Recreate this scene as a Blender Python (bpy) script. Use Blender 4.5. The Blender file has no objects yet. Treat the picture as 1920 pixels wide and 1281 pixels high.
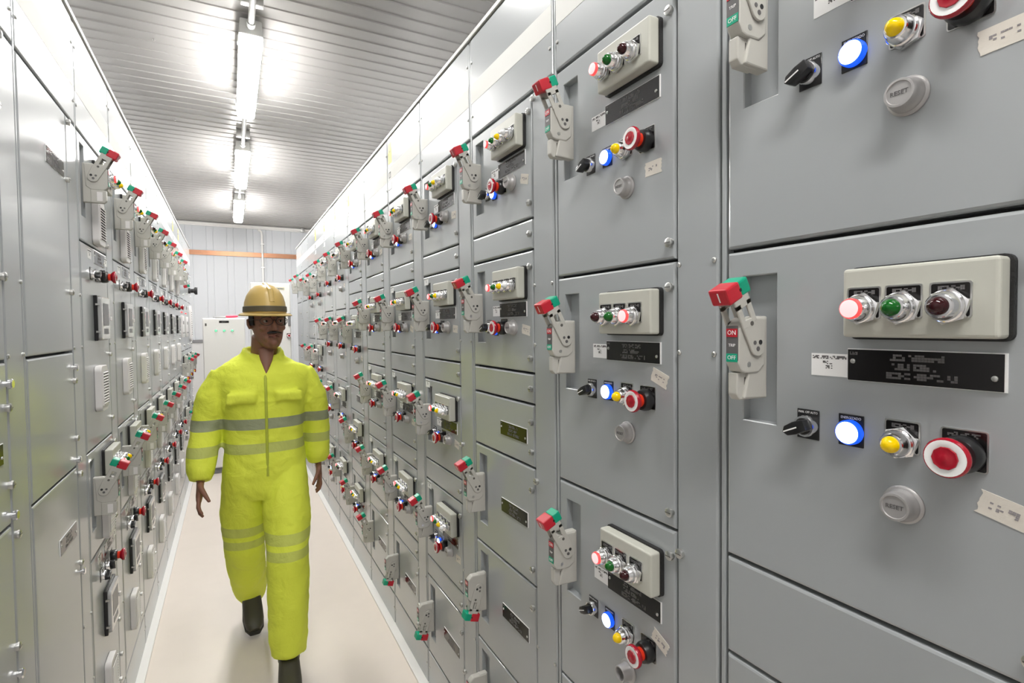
import bpy, bmesh, math, random
from mathutils import Vector, Matrix, noise
rnd = random.Random(7)
PI = math.pi
C = bpy.context.scene.collection
sc = bpy.context.scene

# ------------------------------------------------------------------ camera, exposure, world
CAM_H = 1.516
F_PX, YAW, PITCH, ROLL = 995.64, 0.487353, 0.0301289, -0.0107032
cy_, sy_ = math.cos(YAW), math.sin(YAW)
fwd = Vector((sy_*math.cos(PITCH), cy_*math.cos(PITCH), -math.sin(PITCH)))
rgt = Vector((cy_, -sy_, 0)); up = rgt.cross(fwd)
r2 = rgt*math.cos(ROLL) + up*math.sin(ROLL)
u2 = up*math.cos(ROLL) - rgt*math.sin(ROLL)
cam = bpy.data.cameras.new('camera'); camo = bpy.data.objects.new('camera', cam); C.objects.link(camo)
m = Matrix((r2, u2, -fwd)).transposed().to_4x4(); m.translation = (0, 0, CAM_H)
camo.matrix_world = m
cam.sensor_width = 36; cam.lens = 36*F_PX/1920; cam.clip_start = .02; cam.clip_end = 60
sc.camera = camo
sc.view_settings.view_transform = 'Standard'; sc.view_settings.look = 'None'
sc.view_settings.gamma = 1; sc.view_settings.use_curve_mapping = False
sc.view_settings.exposure = 0.06
LAMP = 80.0                                    # radiance of the ceiling lamps
w = bpy.data.worlds.new('world'); sc.world = w; w.use_nodes = True
w.node_tree.nodes['Background'].inputs[0].default_value = (.6, .62, .65, 1)
w.node_tree.nodes['Background'].inputs[1].default_value = .3

# ------------------------------------------------------------------ materials
def mat(name, col, rough=.5, metal=0, emit=None, estr=0, spec=.5, bump=0, bscale=60, trans=0, alpha=1, rvar=0, cvar=0, vscale=6, coat=0, coatr=.15):
    m = bpy.data.materials.new(name); m.use_nodes = True
    nt = m.node_tree; b = nt.nodes['Principled BSDF']
    b.inputs['Base Color'].default_value = (*col, 1); b.inputs['Roughness'].default_value = rough
    b.inputs['Metallic'].default_value = metal; b.inputs['Specular IOR Level'].default_value = spec
    b.inputs['Transmission Weight'].default_value = trans; b.inputs['Alpha'].default_value = alpha
    b.inputs['Coat Weight'].default_value = coat; b.inputs['Coat Roughness'].default_value = coatr
    if emit: b.inputs['Emission Color'].default_value = (*emit, 1); b.inputs['Emission Strength'].default_value = estr
    if bump or rvar or cvar:
        tc = nt.nodes.new('ShaderNodeTexCoord')
    if bump:
        n = nt.nodes.new('ShaderNodeTexNoise'); n.inputs['Scale'].default_value = bscale; n.inputs['Detail'].default_value = 3
        bp = nt.nodes.new('ShaderNodeBump'); bp.inputs['Strength'].default_value = bump; bp.inputs['Distance'].default_value = .002
        nt.links.new(tc.outputs['Object'], n.inputs['Vector']); nt.links.new(n.outputs['Fac'], bp.inputs['Height'])
        nt.links.new(bp.outputs['Normal'], b.inputs['Normal'])
    if rvar or cvar:
        n = nt.nodes.new('ShaderNodeTexNoise'); n.inputs['Scale'].default_value = vscale; n.inputs['Detail'].default_value = 5
        nt.links.new(tc.outputs['Object'], n.inputs['Vector'])
        if rvar:
            mr = nt.nodes.new('ShaderNodeMapRange'); mr.inputs[1].default_value = .3; mr.inputs[2].default_value = .7
            mr.inputs[3].default_value = rough-rvar; mr.inputs[4].default_value = rough+rvar
            nt.links.new(n.outputs['Fac'], mr.inputs[0]); nt.links.new(mr.outputs[0], b.inputs['Roughness'])
        if cvar:
            mx = nt.nodes.new('ShaderNodeMix'); mx.data_type = 'RGBA'
            mx.inputs[6].default_value = (*[c*(1-cvar) for c in col], 1); mx.inputs[7].default_value = (*[min(1, c*(1+cvar)) for c in col], 1)
            nt.links.new(n.outputs['Fac'], mx.inputs[0]); nt.links.new(mx.outputs[2], b.inputs['Base Color'])
    return m
M = {}
M['paint'] = mat('grey_enamel', (.345, .364, .372), .31, spec=.85, rvar=.008, coat=.45, coatr=.09, cvar=.012, vscale=3)
M['carcass'] = mat('carcass_painted_gap_shade', (.022, .022, .022), .6)  # near-black colour stands in for the shade inside the door gaps
M['stripe'] = mat('white_stripe_paint', (.74, .74, .71), .75, spec=.15)
M['boxp'] = mat('beige_grey_enamel', (.50, .50, .44), .38, cvar=.04, vscale=30)
M['handle'] = mat('handle_grey_plastic', (.47, .46, .42), .42, bump=.08, bscale=400)
M['handled'] = mat('handle_dark_grey', (.10, .095, .085), .5)
M['red'] = mat('red_plastic', (.50, .015, .03), .35)
M['green'] = mat('green_plastic', (.0, .33, .19), .35)
M['chrome'] = mat('chrome', (.82, .82, .83), .16, metal=1)
M['steel'] = mat('zinc_steel', (.62, .62, .60), .32, metal=1)
M['domegreen'] = mat('green_lens', (.004, .105, .010), .06, spec=.4)
M['domedark'] = mat('dark_red_lens', (.030, .003, .005), .05, spec=.4)
M['domeyellow'] = mat('yellow_lens', (.88, .60, .0), .10, spec=.4)
M['domeclear'] = mat('clear_lens', (.75, .76, .76), .12, coat=.5)
M['lit'] = mat('lit_red_lens', (.8, .2, .2), .2, emit=(1, .42, .42), estr=1.5)
M['litrim'] = mat('lit_red_rim', (.7, .05, .05), .2, emit=(1, .08, .08), estr=.9)
M['blue'] = mat('lit_blue_lens', (.6, .8, 1), .2, emit=(.66, .82, 1), estr=4)
M['bluerim'] = mat('lit_blue_rim', (.0, .05, .5), .2, emit=(.01, .10, .9), estr=1.0)
M['black'] = mat('black_plastic', (.012, .012, .013), .28)
M['plate'] = mat('black_nameplate', (.006, .005, .005), .16, spec=.6)
M['txt'] = mat('engraved_grey', (.11, .105, .105), .5)
M['white'] = mat('white_print', (.85, .85, .84), .5)
M['tape'] = mat('masking_tape', (.68, .64, .57), .75, bump=.3, bscale=120, cvar=.08, vscale=60)
M['ink'] = mat('faint_ink', (.28, .26, .27), .7)
M['estop'] = mat('red_stop_button', (.36, .004, .018), .22, coat=.2)
M['estoplit'] = mat('red_stop_stem', (.6, .03, .01), .3, emit=(1, .06, .02), estr=.10)
M['reset'] = mat('grey_button_metal', (.40, .39, .385), .42, metal=.35)
M['gasket'] = mat('black_gasket', (.012, .012, .012), .6, bump=.4, bscale=300)
M['vent'] = mat('light_grey_vent_plastic', (.72, .70, .69), .4)
M['slot'] = mat('vent_dark_gap', (.03, .03, .03), .8)
M['screen'] = mat('keypad_cover', (.42, .42, .42), .12, coat=.6)
M['keypad'] = mat('keypad_face', (.10, .10, .11), .3)
M['yellowlab'] = mat('yellow_warning_label', (.85, .72, .08), .5)
M['ceil'] = mat('ceiling_sheet_metal', (.40, .39, .378), .30, metal=.30)
M['wall'] = mat('wall_panel_white', (.60, .618, .645), .45)
M['wallside'] = mat('side_wall_panel', (.60, .60, .60), .6)
M['floor'] = mat('beige_epoxy_floor', (.76, .685, .615), .42, cvar=.03, vscale=9)
M['trim'] = mat('white_trim', (.80, .79, .77), .5)
M['trimgal'] = mat('galvanised_trim', (.60, .60, .58), .4, metal=.6)
M['copper'] = mat('copper_busbar', (.40, .205, .125), .42, metal=1, cvar=.15, vscale=20)
M['cab'] = mat('white_cabinet_enamel', (.84, .83, .80), .35)
M['cabd'] = mat('cabinet_plinth', (.2, .2, .21), .5)
M['ggreen'] = mat('small_green_lamp', (.1, .7, .3), .3, emit=(.15, .9, .4), estr=.8)
M['lampw'] = mat('lamp_diffuser', (.9, .9, .88), .4, emit=(1, .985, .96), estr=LAMP)
M['lampdim'] = mat('lamp_diffuser_dimmed', (.9, .9, .88), .4, emit=(1, .985, .96), estr=LAMP*.42)  # emission turned down to keep the near panels from coming out too bright
M['lamph'] = mat('lamp_housing', (.62, .62, .60), .4)
M['galv'] = mat('galvanised_conduit', (.62, .62, .60), .35, metal=.85, bump=.1, bscale=60)
M['pvc'] = mat('white_conduit', (.82, .81, .78), .4)
M['skin'] = mat('skin', (.235, .105, .066), .5, bump=.15, bscale=90, cvar=.06, vscale=30)
M['eyew'] = mat('eye_white', (.42, .36, .32), .3)
M['iris'] = mat('dark_iris', (.02, .012, .008), .1)
M['hair'] = mat('black_hair', (.012, .010, .009), .6)
M['lip'] = mat('lips', (.20, .07, .05), .45)
M['hat'] = mat('tan_hard_hat', (.60, .42, .13), .35, cvar=.08, vscale=18)
M['hatband'] = mat('dark_hat_band', (.10, .085, .05), .5)
M['boot'] = mat('dark_boot_leather', (.055, .05, .035), .5, bump=.2, bscale=60)
M['sole'] = mat('boot_sole', (.03, .03, .025), .7)
M['grey_tool'] = mat('tool_grey', (.3, .3, .3), .4)
M['tool_red'] = mat('tool_red', (.75, .04, .10), .35)

def hivis():
    m = bpy.data.materials.new('high_visibility_fabric'); m.use_nodes = True
    nt = m.node_tree; b = nt.nodes['Principled BSDF']; L = nt.links.new
    tc = nt.nodes.new('ShaderNodeTexCoord'); sp = nt.nodes.new('ShaderNodeSeparateXYZ')
    L(tc.outputs['Object'], sp.inputs[0])
    # bands sewn round body, sleeves and legs (heights in metres)
    tot = None
    for c, h, k in ((1.093, .024, 1), (.985, .022, .55), (.600, .022, .4), (.535, .020, .4)):
        s = nt.nodes.new('ShaderNodeMath'); s.operation = 'SUBTRACT'; L(sp.outputs[2], s.inputs[0]); s.inputs[1].default_value = c
        a = nt.nodes.new('ShaderNodeMath'); a.operation = 'ABSOLUTE'; L(s.outputs[0], a.inputs[0])
        l = nt.nodes.new('ShaderNodeMath'); l.operation = 'LESS_THAN'; L(a.outputs[0], l.inputs[0]); l.inputs[1].default_value = h
        l2 = nt.nodes.new('ShaderNodeMath'); l2.operation = 'MULTIPLY'; L(l.outputs[0], l2.inputs[0]); l2.inputs[1].default_value = k; l = l2
        if tot is None: tot = l
        else:
            ad = nt.nodes.new('ShaderNodeMath'); ad.operation = 'ADD'; L(tot.outputs[0], ad.inputs[0]); L(l.outputs[0], ad.inputs[1]); tot = ad
    mx = nt.nodes.new('ShaderNodeMix'); mx.data_type = 'RGBA'
    mx.inputs[6].default_value = (.80, .88, .075, 1); mx.inputs[7].default_value = (.33, .36, .22, 1)
    L(tot.outputs[0], mx.inputs[0]); L(mx.outputs[2], b.inputs['Base Color'])
    b.inputs['Roughness'].default_value = .75
    n = nt.nodes.new('ShaderNodeTexNoise'); n.inputs['Scale'].default_value = 14; n.inputs['Detail'].default_value = 4; n.inputs['Distortion'].default_value = .6
    bp = nt.nodes.new('ShaderNodeBump'); bp.inputs['Strength'].default_value = .5; bp.inputs['Distance'].default_value = .02
    L(tc.outputs['Object'], n.inputs['Vector']); L(n.outputs['Fac'], bp.inputs['Height']); L(bp.outputs['Normal'], b.inputs['Normal'])
    return m
M['hivis'] = hivis()
M['zip'] = mat('zip_tape', (.46, .52, .05), .6)

# ------------------------------------------------------------------ mesh building
class MB:
    def __init__(s): s.bm = bmesh.new(); s.mats = []
    def mi(s, k):
        if k not in s.mats: s.mats.append(k)
        return s.mats.index(k)
    def add(s, vs, fs, k, smooth=False, bev=0, seg=2):
        t = bmesh.new(); v = [t.verts.new(p) for p in vs]
        for f in fs:
            try: t.faces.new([v[i] for i in f])
            except ValueError: pass
        bmesh.ops.recalc_face_normals(t, faces=t.faces)
        if bev: bmesh.ops.bevel(t, geom=list(t.edges), offset=bev, segments=seg, profile=.5, affect='EDGES', clamp_overlap=True)
        i = s.mi(k)
        for f in t.faces: f.material_index = i; f.smooth = smooth
        me = bpy.data.meshes.new('_t'); t.to_mesh(me); t.free(); s.bm.from_mesh(me); bpy.data.meshes.remove(me)
    def box(s, x0, x1, y0, y1, z0, z1, k, bev=0, seg=2):
        vs = [(x, y, z) for x in (x0, x1) for y in (y0, y1) for z in (z0, z1)]
        s.add(vs, [(0, 1, 3, 2), (4, 6, 7, 5), (0, 4, 5, 1), (2, 3, 7, 6), (0, 2, 6, 4), (1, 5, 7, 3)], k, bev=bev, seg=seg)
    def prism(s, pts, a, b, axis, k, bev=0, seg=2, smooth=False):
        f = {'x': lambda p, t: (t, p[0], p[1]), 'y': lambda p, t: (p[0], t, p[1]), 'z': lambda p, t: (p[0], p[1], t)}[axis]
        n = len(pts); vs = [f(p, a) for p in pts] + [f(p, b) for p in pts]
        fs = [tuple(range(n)), tuple(range(n, 2*n))] + [(i, (i+1) % n, n+(i+1) % n, n+i) for i in range(n)]
        s.add(vs, fs, k, bev=bev, seg=seg, smooth=smooth)
    def lathe(s, prof, c, k, n=24, ph=0, smooth=True, cap=True):
        """prof: (radius, outward) about the -y axis through c=(x,y,z)"""
        vs = []; fs = []
        for r, o in prof:
            for i in range(n):
                a = ph+2*PI*i/n; vs.append((c[0]+r*math.cos(a), c[1]-o, c[2]+r*math.sin(a)))
        for j in range(len(prof)-1):
            for i in range(n):
                i2 = (i+1) % n; fs.append((j*n+i, j*n+i2, (j+1)*n+i2, (j+1)*n+i))
        if cap: fs.append(tuple(range((len(prof)-1)*n, len(prof)*n)))
        s.add(vs, fs, k, smooth=smooth)
    def loft(s, rings, k, smooth=True):
        n = len(rings[0]); vs = [p for r in rings for p in r]; fs = []
        for j in range(len(rings)-1):
            for i in range(n):
                i2 = (i+1) % n; fs.append((j*n+i, j*n+i2, (j+1)*n+i2, (j+1)*n+i))
        fs += [tuple(range(n)), tuple(range((len(rings)-1)*n, len(rings)*n))]
        s.add(vs, fs, k, smooth=smooth)
    def limb(s, pts, k, n=20, e=2.0, side=Vector((1, 0, 0))):
        """pts: (x,y,z,rx,ry); rings square to the path, rx along side"""
        P = [Vector(p[:3]) for p in pts]; rings = []
        for i, p in enumerate(pts):
            t = (P[min(i+1, len(P)-1)]-P[max(i-1, 0)]).normalized()
            b = t.cross(side).normalized(); a = b.cross(t).normalized()
            ring = []
            for q in range(n):
                th = 2*PI*q/n; c, d = math.cos(th), math.sin(th)
                c = math.copysign(abs(c)**(2/e), c); d = math.copysign(abs(d)**(2/e), d)
                ring.append(P[i]+a*(c*p[3])+b*(d*p[4]))
            rings.append(ring)
        s.loft(rings, k)
    def tube(s, path, r, k, n=14):
        s.limb([(*p, r, r) for p in path], k, n, side=Vector((.137, .09, .986)) if abs((Vector(path[-1])-Vector(path[0])).normalized().z) < .8 else Vector((1, .05, 0)))
    def ball(s, c, r, k, rx=1, ry=1, rz=1, n=16):
        vs = []; fs = []; m_ = n//2
        for j in range(1, m_):
            t = PI*j/m_
            for i in range(n):
                a = 2*PI*i/n; vs.append((c[0]+r*rx*math.sin(t)*math.cos(a), c[1]+r*ry*math.sin(t)*math.sin(a), c[2]+r*rz*math.cos(t)))
        vs += [(c[0], c[1], c[2]+r*rz), (c[0], c[1], c[2]-r*rz)]; q = len(vs)
        for j in range(m_-2):
            for i in range(n): fs.append((j*n+i, j*n+(i+1) % n, (j+1)*n+(i+1) % n, (j+1)*n+i))
        for i in range(n):
            fs.append((q-2, i, (i+1) % n)); fs.append((q-1, (m_-2)*n+(i+1) % n, (m_-2)*n+i))
        s.add(vs, fs, k, smooth=True)
    def panel(s, x0, x1, z0, z1, k, r=.0035, th=.0198, hole=None, depth=.017, y=0):
        L = lambda d, yy: [(x0+d, y+yy, z0+d), (x1-d, y+yy, z0+d), (x1-d, y+yy, z1-d), (x0+d, y+yy, z1-d)]
        loops = [L(r, 0), L(r*.3, r*.3), L(0, r), L(0, th)]
        vs = [p for l in loops for p in l]; fs = []
        for j in range(3):
            for i in range(4): fs.append((j*4+i, j*4+(i+1) % 4, j*4+4+(i+1) % 4, j*4+4+i))
        if hole:
            a, b, c, d = hole; h = .0015
            H = lambda q, yy: [(a-q, y+yy, c-q), (b+q, y+yy, c-q), (b+q, y+yy, d+q), (a-q, y+yy, d+q)]
            vs += H(h, 0)+H(0, h)+H(0, depth)
            for i in range(4):
                fs.append((i, (i+1) % 4, 16+(i+1) % 4, 16+i))
                for o in (16, 20): fs.append((o+i, o+(i+1) % 4, o+4+(i+1) % 4, o+4+i))
            fs.append((24, 25, 26, 27))
        else: fs.append((0, 1, 2, 3))
        s.add(vs, fs, k)
    def plane(s, pts, k): s.add(pts, [tuple(range(len(pts)))], k)
    def text(s, t, size, x, y, z, k, sx=1, ext=.00015):
        cu = bpy.data.curves.new('_t', 'FONT'); cu.body = t; cu.size = size; cu.align_x = 'CENTER'; cu.align_y = 'CENTER'; cu.resolution_u = 2; cu.extrude = ext
        o = bpy.data.objects.new('_t', cu); C.objects.link(o)
        dg = bpy.context.evaluated_depsgraph_get(); dg.update()
        me = bpy.data.meshes.new_from_object(o.evaluated_get(dg))
        i = s.mi(k)
        for v in me.vertices: v.co = Vector((x+v.co.x*sx, y-v.co.z, z+v.co.y))
        for p in me.polygons: p.material_index = i; p.use_smooth = False
        s.bm.from_mesh(me); bpy.data.meshes.remove(me); bpy.data.objects.remove(o); bpy.data.curves.remove(cu)
    def bars(s, x0, x1, z, h, y, k, seed=0, fill=.8, rows=2):
        """worn, unreadable line of lettering: small blocks"""
        R = random.Random(seed); rows += 1; st = h*.40; x = x0; gap = 0
        while x < x1-st*.4:
            gap += 1
            if not (gap > 4 and R.random() < .25):
                for a in range(rows):
                    if R.random() < fill*.8: s.box(x, x+st*.9, y-.0003, y, z+h*a/rows, z+h*(a+.9)/rows, k)
            else: gap = 0
            x += st
    def mesh(s, name):
        me = bpy.data.meshes.new(name); s.bm.to_mesh(me); s.bm.free()
        for k in s.mats: me.materials.append(M[k])
        if any(p.use_smooth for p in me.polygons): me.set_sharp_from_angle(angle=math.radians(42))
        return me

CACHE = {}
def cached(key, fn):
    if key not in CACHE:
        mb = MB(); fn(mb); CACHE[key] = mb.mesh(str(key) if isinstance(key, str) else str(key[0]))
    return CACHE[key]
def part(name, me, parent=None, loc=(0, 0, 0), rot=None, label=None):
    o = bpy.data.objects.new(name, me); C.objects.link(o); o.location = loc
    if rot: o.rotation_euler = rot
    if parent: o.parent = parent
    if label: o['label'] = label
    return o
def thing(name, label, cat, loc=(0, 0, 0), rz=0, group=None):
    o = bpy.data.objects.new(name, None); C.objects.link(o); o.location = loc; o.rotation_euler = (0, 0, rz)
    o.empty_display_size = .05; o['label'] = label; o['category'] = cat
    if group: o['group'] = group
    o['kind'] = 'thing'
    return o
def tag(o, label, cat, group=None):
    o['label'] = label; o['category'] = cat
    if group: o['group'] = group
    return o
def struct(name, mb, loc=(0, 0, 0)):
    o = part(name, mb.mesh(name), None, loc); o['kind'] = 'structure'; return o

# ------------------------------------------------------------------ the room
XR, XL = .705, -.393                       # faces of the two cabinet rows
ZT, ZC = 2.441, 3.285                       # cabinet tops, ceiling
Y0, Y1 = -2.4, 10.16
WL, WR = XL-.62, XR+.62
b = MB(); b.box(WL-.1, WR+.1, Y0-.1, Y1+.1, -.1, 0, 'floor'); struct('floor', b)
def ceiling():
    b = MB(); prof = []; y = Y0
    while y < Y1:
        prof += [(y, ZC), (y+.100, ZC), (y+.104, ZC-.006), (y+.110, ZC-.006), (y+.114, ZC)]; y += .118
    prof += [(y, ZC), (y, ZC+.08), (Y0, ZC+.08)]
    n = len(prof)
    vs = [(WL-.1, *p) for p in prof]+[(WR+.1, *p) for p in prof]
    fs = [(i, i+1, n+i+1, n+i) for i in range(n-1)]+[(n-1, 0, n, 2*n-1)]
    b.add(vs, fs, 'ceil'); struct('ceiling', b)
ceiling()
b = MB(); b.box(WL-.1, WL, Y0, Y1, 0, ZC, 'wallside'); struct('wall_left', b)
b = MB(); b.box(WR, WR+.1, Y0, Y1, 0, ZC, 'wallside'); struct('wall_right', b)
b = MB(); b.box(WL-.1, WR+.1, Y0-.1, Y0, 0, ZC, 'wallside'); struct('wall_front', b)
def backwall():
    b = MB(); prof = []; x = WL-.1; i = 0
    while x < WR+.1:
        wd = (.20, .10)[i % 2]
        prof += [(x, Y1), (x+wd-.012, Y1), (x+wd-.008, Y1+.006), (x+wd-.003, Y1+.006), (x+wd, Y1)]; x += wd; i += 1
    prof += [(x, Y1+.1), (WL-.1, Y1+.1)]
    n = len(prof); vs = [(*p, 0) for p in prof]+[(*p, ZC) for p in prof]
    fs = [(i, (i+1) % n, n+(i+1) % n, n+i) for i in range(n)]
    b.add(vs, fs, 'wall'); struct('wall_back', b)
backwall()
b = MB(); b.box(WL, WR, Y1-.035, Y1-.0005, ZC-.072, ZC-.007, 'trim', bev=.008); struct('trim_1', b)
b = MB(); b.box(XR-.036, XR+.03, .1, 7.2, 0, .012, 'trim', bev=.003); struct('trim_2', b)
b = MB(); b.box(XL-.03, XL+.034, .99, 7.55, 0, .012, 'trim', bev=.003); struct('trim_3', b)
b = MB(); b.box(WL, -.2, Y1-.03, Y1-.0005, 1.285, 1.335, 'cabd', bev=.003); b.box(WL, -.2, Y1-.015, Y1-.0005, .02, 1.285, 'wallside'); struct('trim_4', b)

# copper bar on the back wall
b = MB(); b.box(-.72, 1.20, Y1-.020, Y1-.010, 2.735, 2.812, 'copper', bev=.0015)
for x in (-.4, .25, .8): b.box(x-.012, x+.012, Y1-.010, Y1, 2.755, 2.795, 'black')
tag(part('copper_busbar', b.mesh('copper_busbar')), 'long flat copper grounding bar across the far white wall', 'busbar')

# lamps, conduits
LX = .142; LZ = 3.10
def lamp(i, y0, y1, label):
    t = thing('ceiling_lamp', label, 'lamp', (LX, (y0+y1)/2, LZ), 0, 'ceiling lamps over the aisle')
    h = (y1-y0)/2
    b = MB(); b.prism([(-.055, .15), (-.063, .062), (.063, .062), (.055, .15)], -h, h, 'y', 'lamph', bev=.006)
    b.box(-.02, .02, -h*.6-.03, -h*.6+.03, .148, .179, 'lamph'); b.box(-.02, .02, h*.6-.03, h*.6+.03, .148, .179, 'lamph')
    part('housing', b.mesh('lamp_housing'), t)
    b = MB(); b.prism([(-.062, .064), (-.058, .014), (-.04, 0), (.04, 0), (.058, .014), (.062, .064)], -h+.012, h-.012, 'y', 'lampdim' if i == 1 else 'lampw', bev=.004)
    part('diffuser', b.mesh('lamp_diffuser'), t, label='glowing white diffuser')
    for sy in (-1, 1):
        for sx in (-1, 1):
            b = MB(); b.box(sx*.065-.004, sx*.065+.004, sy*(h-.12)-.012, sy*(h-.12)+.012, .055, .10, 'steel')
            part('clip', b.mesh('lamp_clip'), t)
spans = [(-1.05, .13), (1.16, 2.34), (3.356, 4.54), (5.55, 6.83), (7.72, 9.00)]
ltxt = ['long glowing ceiling lamp behind the camera', 'long glowing ceiling lamp above the camera, ahead of the nearest visible one', 'nearest and largest of the visible glowing ceiling lamps', 'glowing ceiling lamp in the middle of the visible three', 'smallest and farthest glowing ceiling lamp near the back wall']
for i, (a, b_) in enumerate(spans): lamp(i, a, b_, ltxt[i])
ctx = ['galvanised conduit joining two lamps behind the top of the picture', 'galvanised ceiling conduit running into the near end of nearest visible lamp', 'galvanised ceiling conduit between nearest and middle visible lamps', 'galvanised ceiling conduit between middle and farthest lamps']
for i in range(4):
    ya, yb = spans[i][1], spans[i+1][0]
    b = MB(); b.tube([(LX, ya+.001, LZ+.105), (LX, (ya+yb)/2, LZ+.105), (LX, yb-.001, LZ+.105)], .017, 'galv')
    for yy in (ya+.04, yb-.04): b.tube([(LX, yy-.02, LZ+.105), (LX, yy, LZ+.105), (LX, yy+.02, LZ+.105)], .023, 'galv')
    b.box(LX-.055, LX+.055, yb-.22, yb-.18, LZ+.119, ZC-.005, 'galv', bev=.002)
    tag(part('conduit', b.mesh('conduit')), ctx[i], 'conduit', 'conduits between the ceiling lamps')
b = MB(); b.tube([(-.98, Y1-.06, ZC-.035), (0, Y1-.06, ZC-.035), (.93, Y1-.06, ZC-.035), (1.3, Y1-.06, ZC-.035)], .018, 'pvc')
b.box(1.14, 1.20, Y1-.10, Y1-.036, ZC-.075, ZC-.007, 'galv', bev=.004)
tag(part('conduit', b.mesh('conduit')), 'white conduit running level along the top of the back wall', 'conduit')
pth = [(.455, Y1-.058, ZC-.085), (.485, Y1-.05, ZC-.092), (.508, Y1-.045, ZC-.115), (.516, Y1-.042, ZC-.16), (.520, Y1-.042, 2.8), (.522, Y1-.042, 2.1)]
b = MB(); b.tube(pth, .0165, 'pvc')
for z in (2.95, 2.55): b.box(.497, .545, Y1-.06, Y1-.0005, z, z+.02, 'galv')
tag(part('conduit', b.mesh('conduit')), 'white conduit bending down the back wall past the copper bar', 'conduit')
for i, (x, y) in enumerate([(-.37, 3.92), (-.37, 5.33), (-.37, 6.65), (-.37, 7.9), (-.37, 9.1)]):
    b = MB(); b.ball((0, 0, -.004), .008, 'chrome', rz=.6, n=10)
    tag(part('ceiling_bolt', b.mesh('ceiling_bolt'), None, (x, y, ZC)), '%s bright bolt head on the ceiling left of the lamps, counted from camera' % ('first', 'second', 'third', 'fourth', 'fifth')[i], 'bolt', 'bolt heads in the ceiling')

# ------------------------------------------------------------------ switchgear parts
UW = .386
def f_screw(b):
    b.lathe([(.0075, 0), (.0075, .004), (.0088, .0045), (.0085, .008), (.006, .0095)], (0, 0, 0), 'steel', 16)
    b.box(-.0066, .0066, -.0099, -.0093, -.0007, .0007, 'handled')
def f_small(b): b.lathe([(.0045, 0), (.0045, .002), (.003, .0034)], (0, 0, 0), 'steel', 12)
def f_knob(b): b.lathe([(.006, 0), (.006, .004), (.010, .005), (.010, .010), (.008, .012)], (0, 0, 0), 'chrome', 16)
def f_base(b):      # handle base: side profile in (y=-outward, z), origin at unit top edge, z from pivot 0
    b.prism([(0, .042), (-.028, .042), (-.030, .0), (-.050, -.078), (0, -.080)], .054, .0725, 'x', 'handle', bev=.0025)
    b.prism([(-.004, .040), (-.050, .040), (-.061, .030), (-.064, .022), (-.065, -.026), (-.058, -.038), (-.050, -.041), (-.022, -.041), (-.008, -.03)], .0525, .0745, 'x', 'handle', bev=.0025)
    b.prism([(-.02, -.040), (-.060, -.040), (-.060, -.072), (-.054, -.080), (-.02, -.080)], .052, .068, 'x', 'handle', bev=.002)
    b.prism([(-.034, -.047), (-.045, -.047), (-.045, -.076), (-.034, -.076)], .068, .0684, 'x', 'handled')
    b.prism([(-.036, -.046), (-.050, -.046), (-.050, -.074), (-.036, -.074)], .0514, .0525, 'x', 'vent')
    b.box(.0535, .0735, -.0656, -.0645, -.022, .028, 'txt')
    b.box(.0540, .073, -.0662, -.0650, .012, .024, 'red'); b.box(.0540, .073, -.0662, -.0650, -.024, -.012, 'green')
    b.text('ON', .0095, .0636, -.0663, .018, 'white'); b.text('TRIP', .006, .0636, -.0658, .0, 'white'); b.text('OFF', .0085, .0636, -.0663, -.018, 'white')
    for (o, z, r, k) in ((.043, -.028, .004, 'steel'),):
        b.prism([(-o+r*math.cos(t), z+r*math.sin(t)) for t in [2*PI*i/14 for i in range(14)]], .0745, .0752, 'x', k)
def f_lever(b):     # pivot at origin, pointing up (+z) in the y/z plane
    disc = [(.0145*math.cos(t), .0145*math.sin(t)) for t in [PI+PI*i/10 for i in range(11)]]
    plate = disc + [(.017, .03), (.015, .043), (-.015, .046), (-.016, .03)]
    b.prism(plate, .0748, .0785, 'x', 'handle', bev=.0008, seg=1); b.prism(plate, .0485, .0522, 'x', 'handle', bev=.0008, seg=1)
    for x0, x1 in ((.0482, .0522), (.0748, .0788)):
        for ya, yb in ((-.0165, -.0065), (.0055, .0155)):
            b.prism([(ya, .035), (yb, .035), (yb, .072), (ya, .072)], x0, x1, 'x', 'handle', bev=.001, seg=1)
        b.prism([(-.0165, .064), (.0155, .064), (.0155, .082), (-.0165, .082)], x0, x1, 'x', 'handle', bev=.001, seg=1)
    b.box(.0515, .076, -.010, .0, .030, .040, 'handled')
    for (y, z, r, k) in ((-.002, -.003, .0036, 'txt'), (.007, .003, .0036, 'black'), (-.004, .008, .0032, 'txt'), (.003, .036, .0034, 'handled')):
        b.prism([(y+r*math.cos(t), z+r*math.sin(t)) for t in [2*PI*i/12 for i in range(12)]], .0785, .0790, 'x', k)
        b.prism([(y+r*math.cos(t), z+r*math.sin(t)) for t in [2*PI*i/12 for i in range(12)]], .0480, .0485, 'x', k)
def f_grip(b):
    b.box(.047, .080, -.026, .003, .078, .103, 'red', bev=.003); b.box(.0475, .0795, .002, .023, .079, .102, 'green', bev=.003)
    b.box(.0625, .0645, -.0265, -.0258, .084, .098, 'white'); b.box(.079, .0806, -.001, .003, .088, .092, 'black'); b.box(.0464, .048, -.001, .003, .088, .092, 'black')
def f_gasket(b, x0=.196, x1=.356, z0=-.136, z1=-.046): b.prism(rrect(x0, x1, z0, z1, .008), -.008, 0, 'y', 'gasket')
def rrect(x0, x1, z0, z1, r, n=4):
    P = []
    for cx, cz, a0 in ((x1-r, z1-r, 0), (x0+r, z1-r, PI/2), (x0+r, z0+r, PI), (x1-r, z0+r, 1.5*PI)):
        P += [(cx+r*math.cos(a0+PI/2*i/n), cz+r*math.sin(a0+PI/2*i/n)) for i in range(n+1)]
    return P
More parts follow.
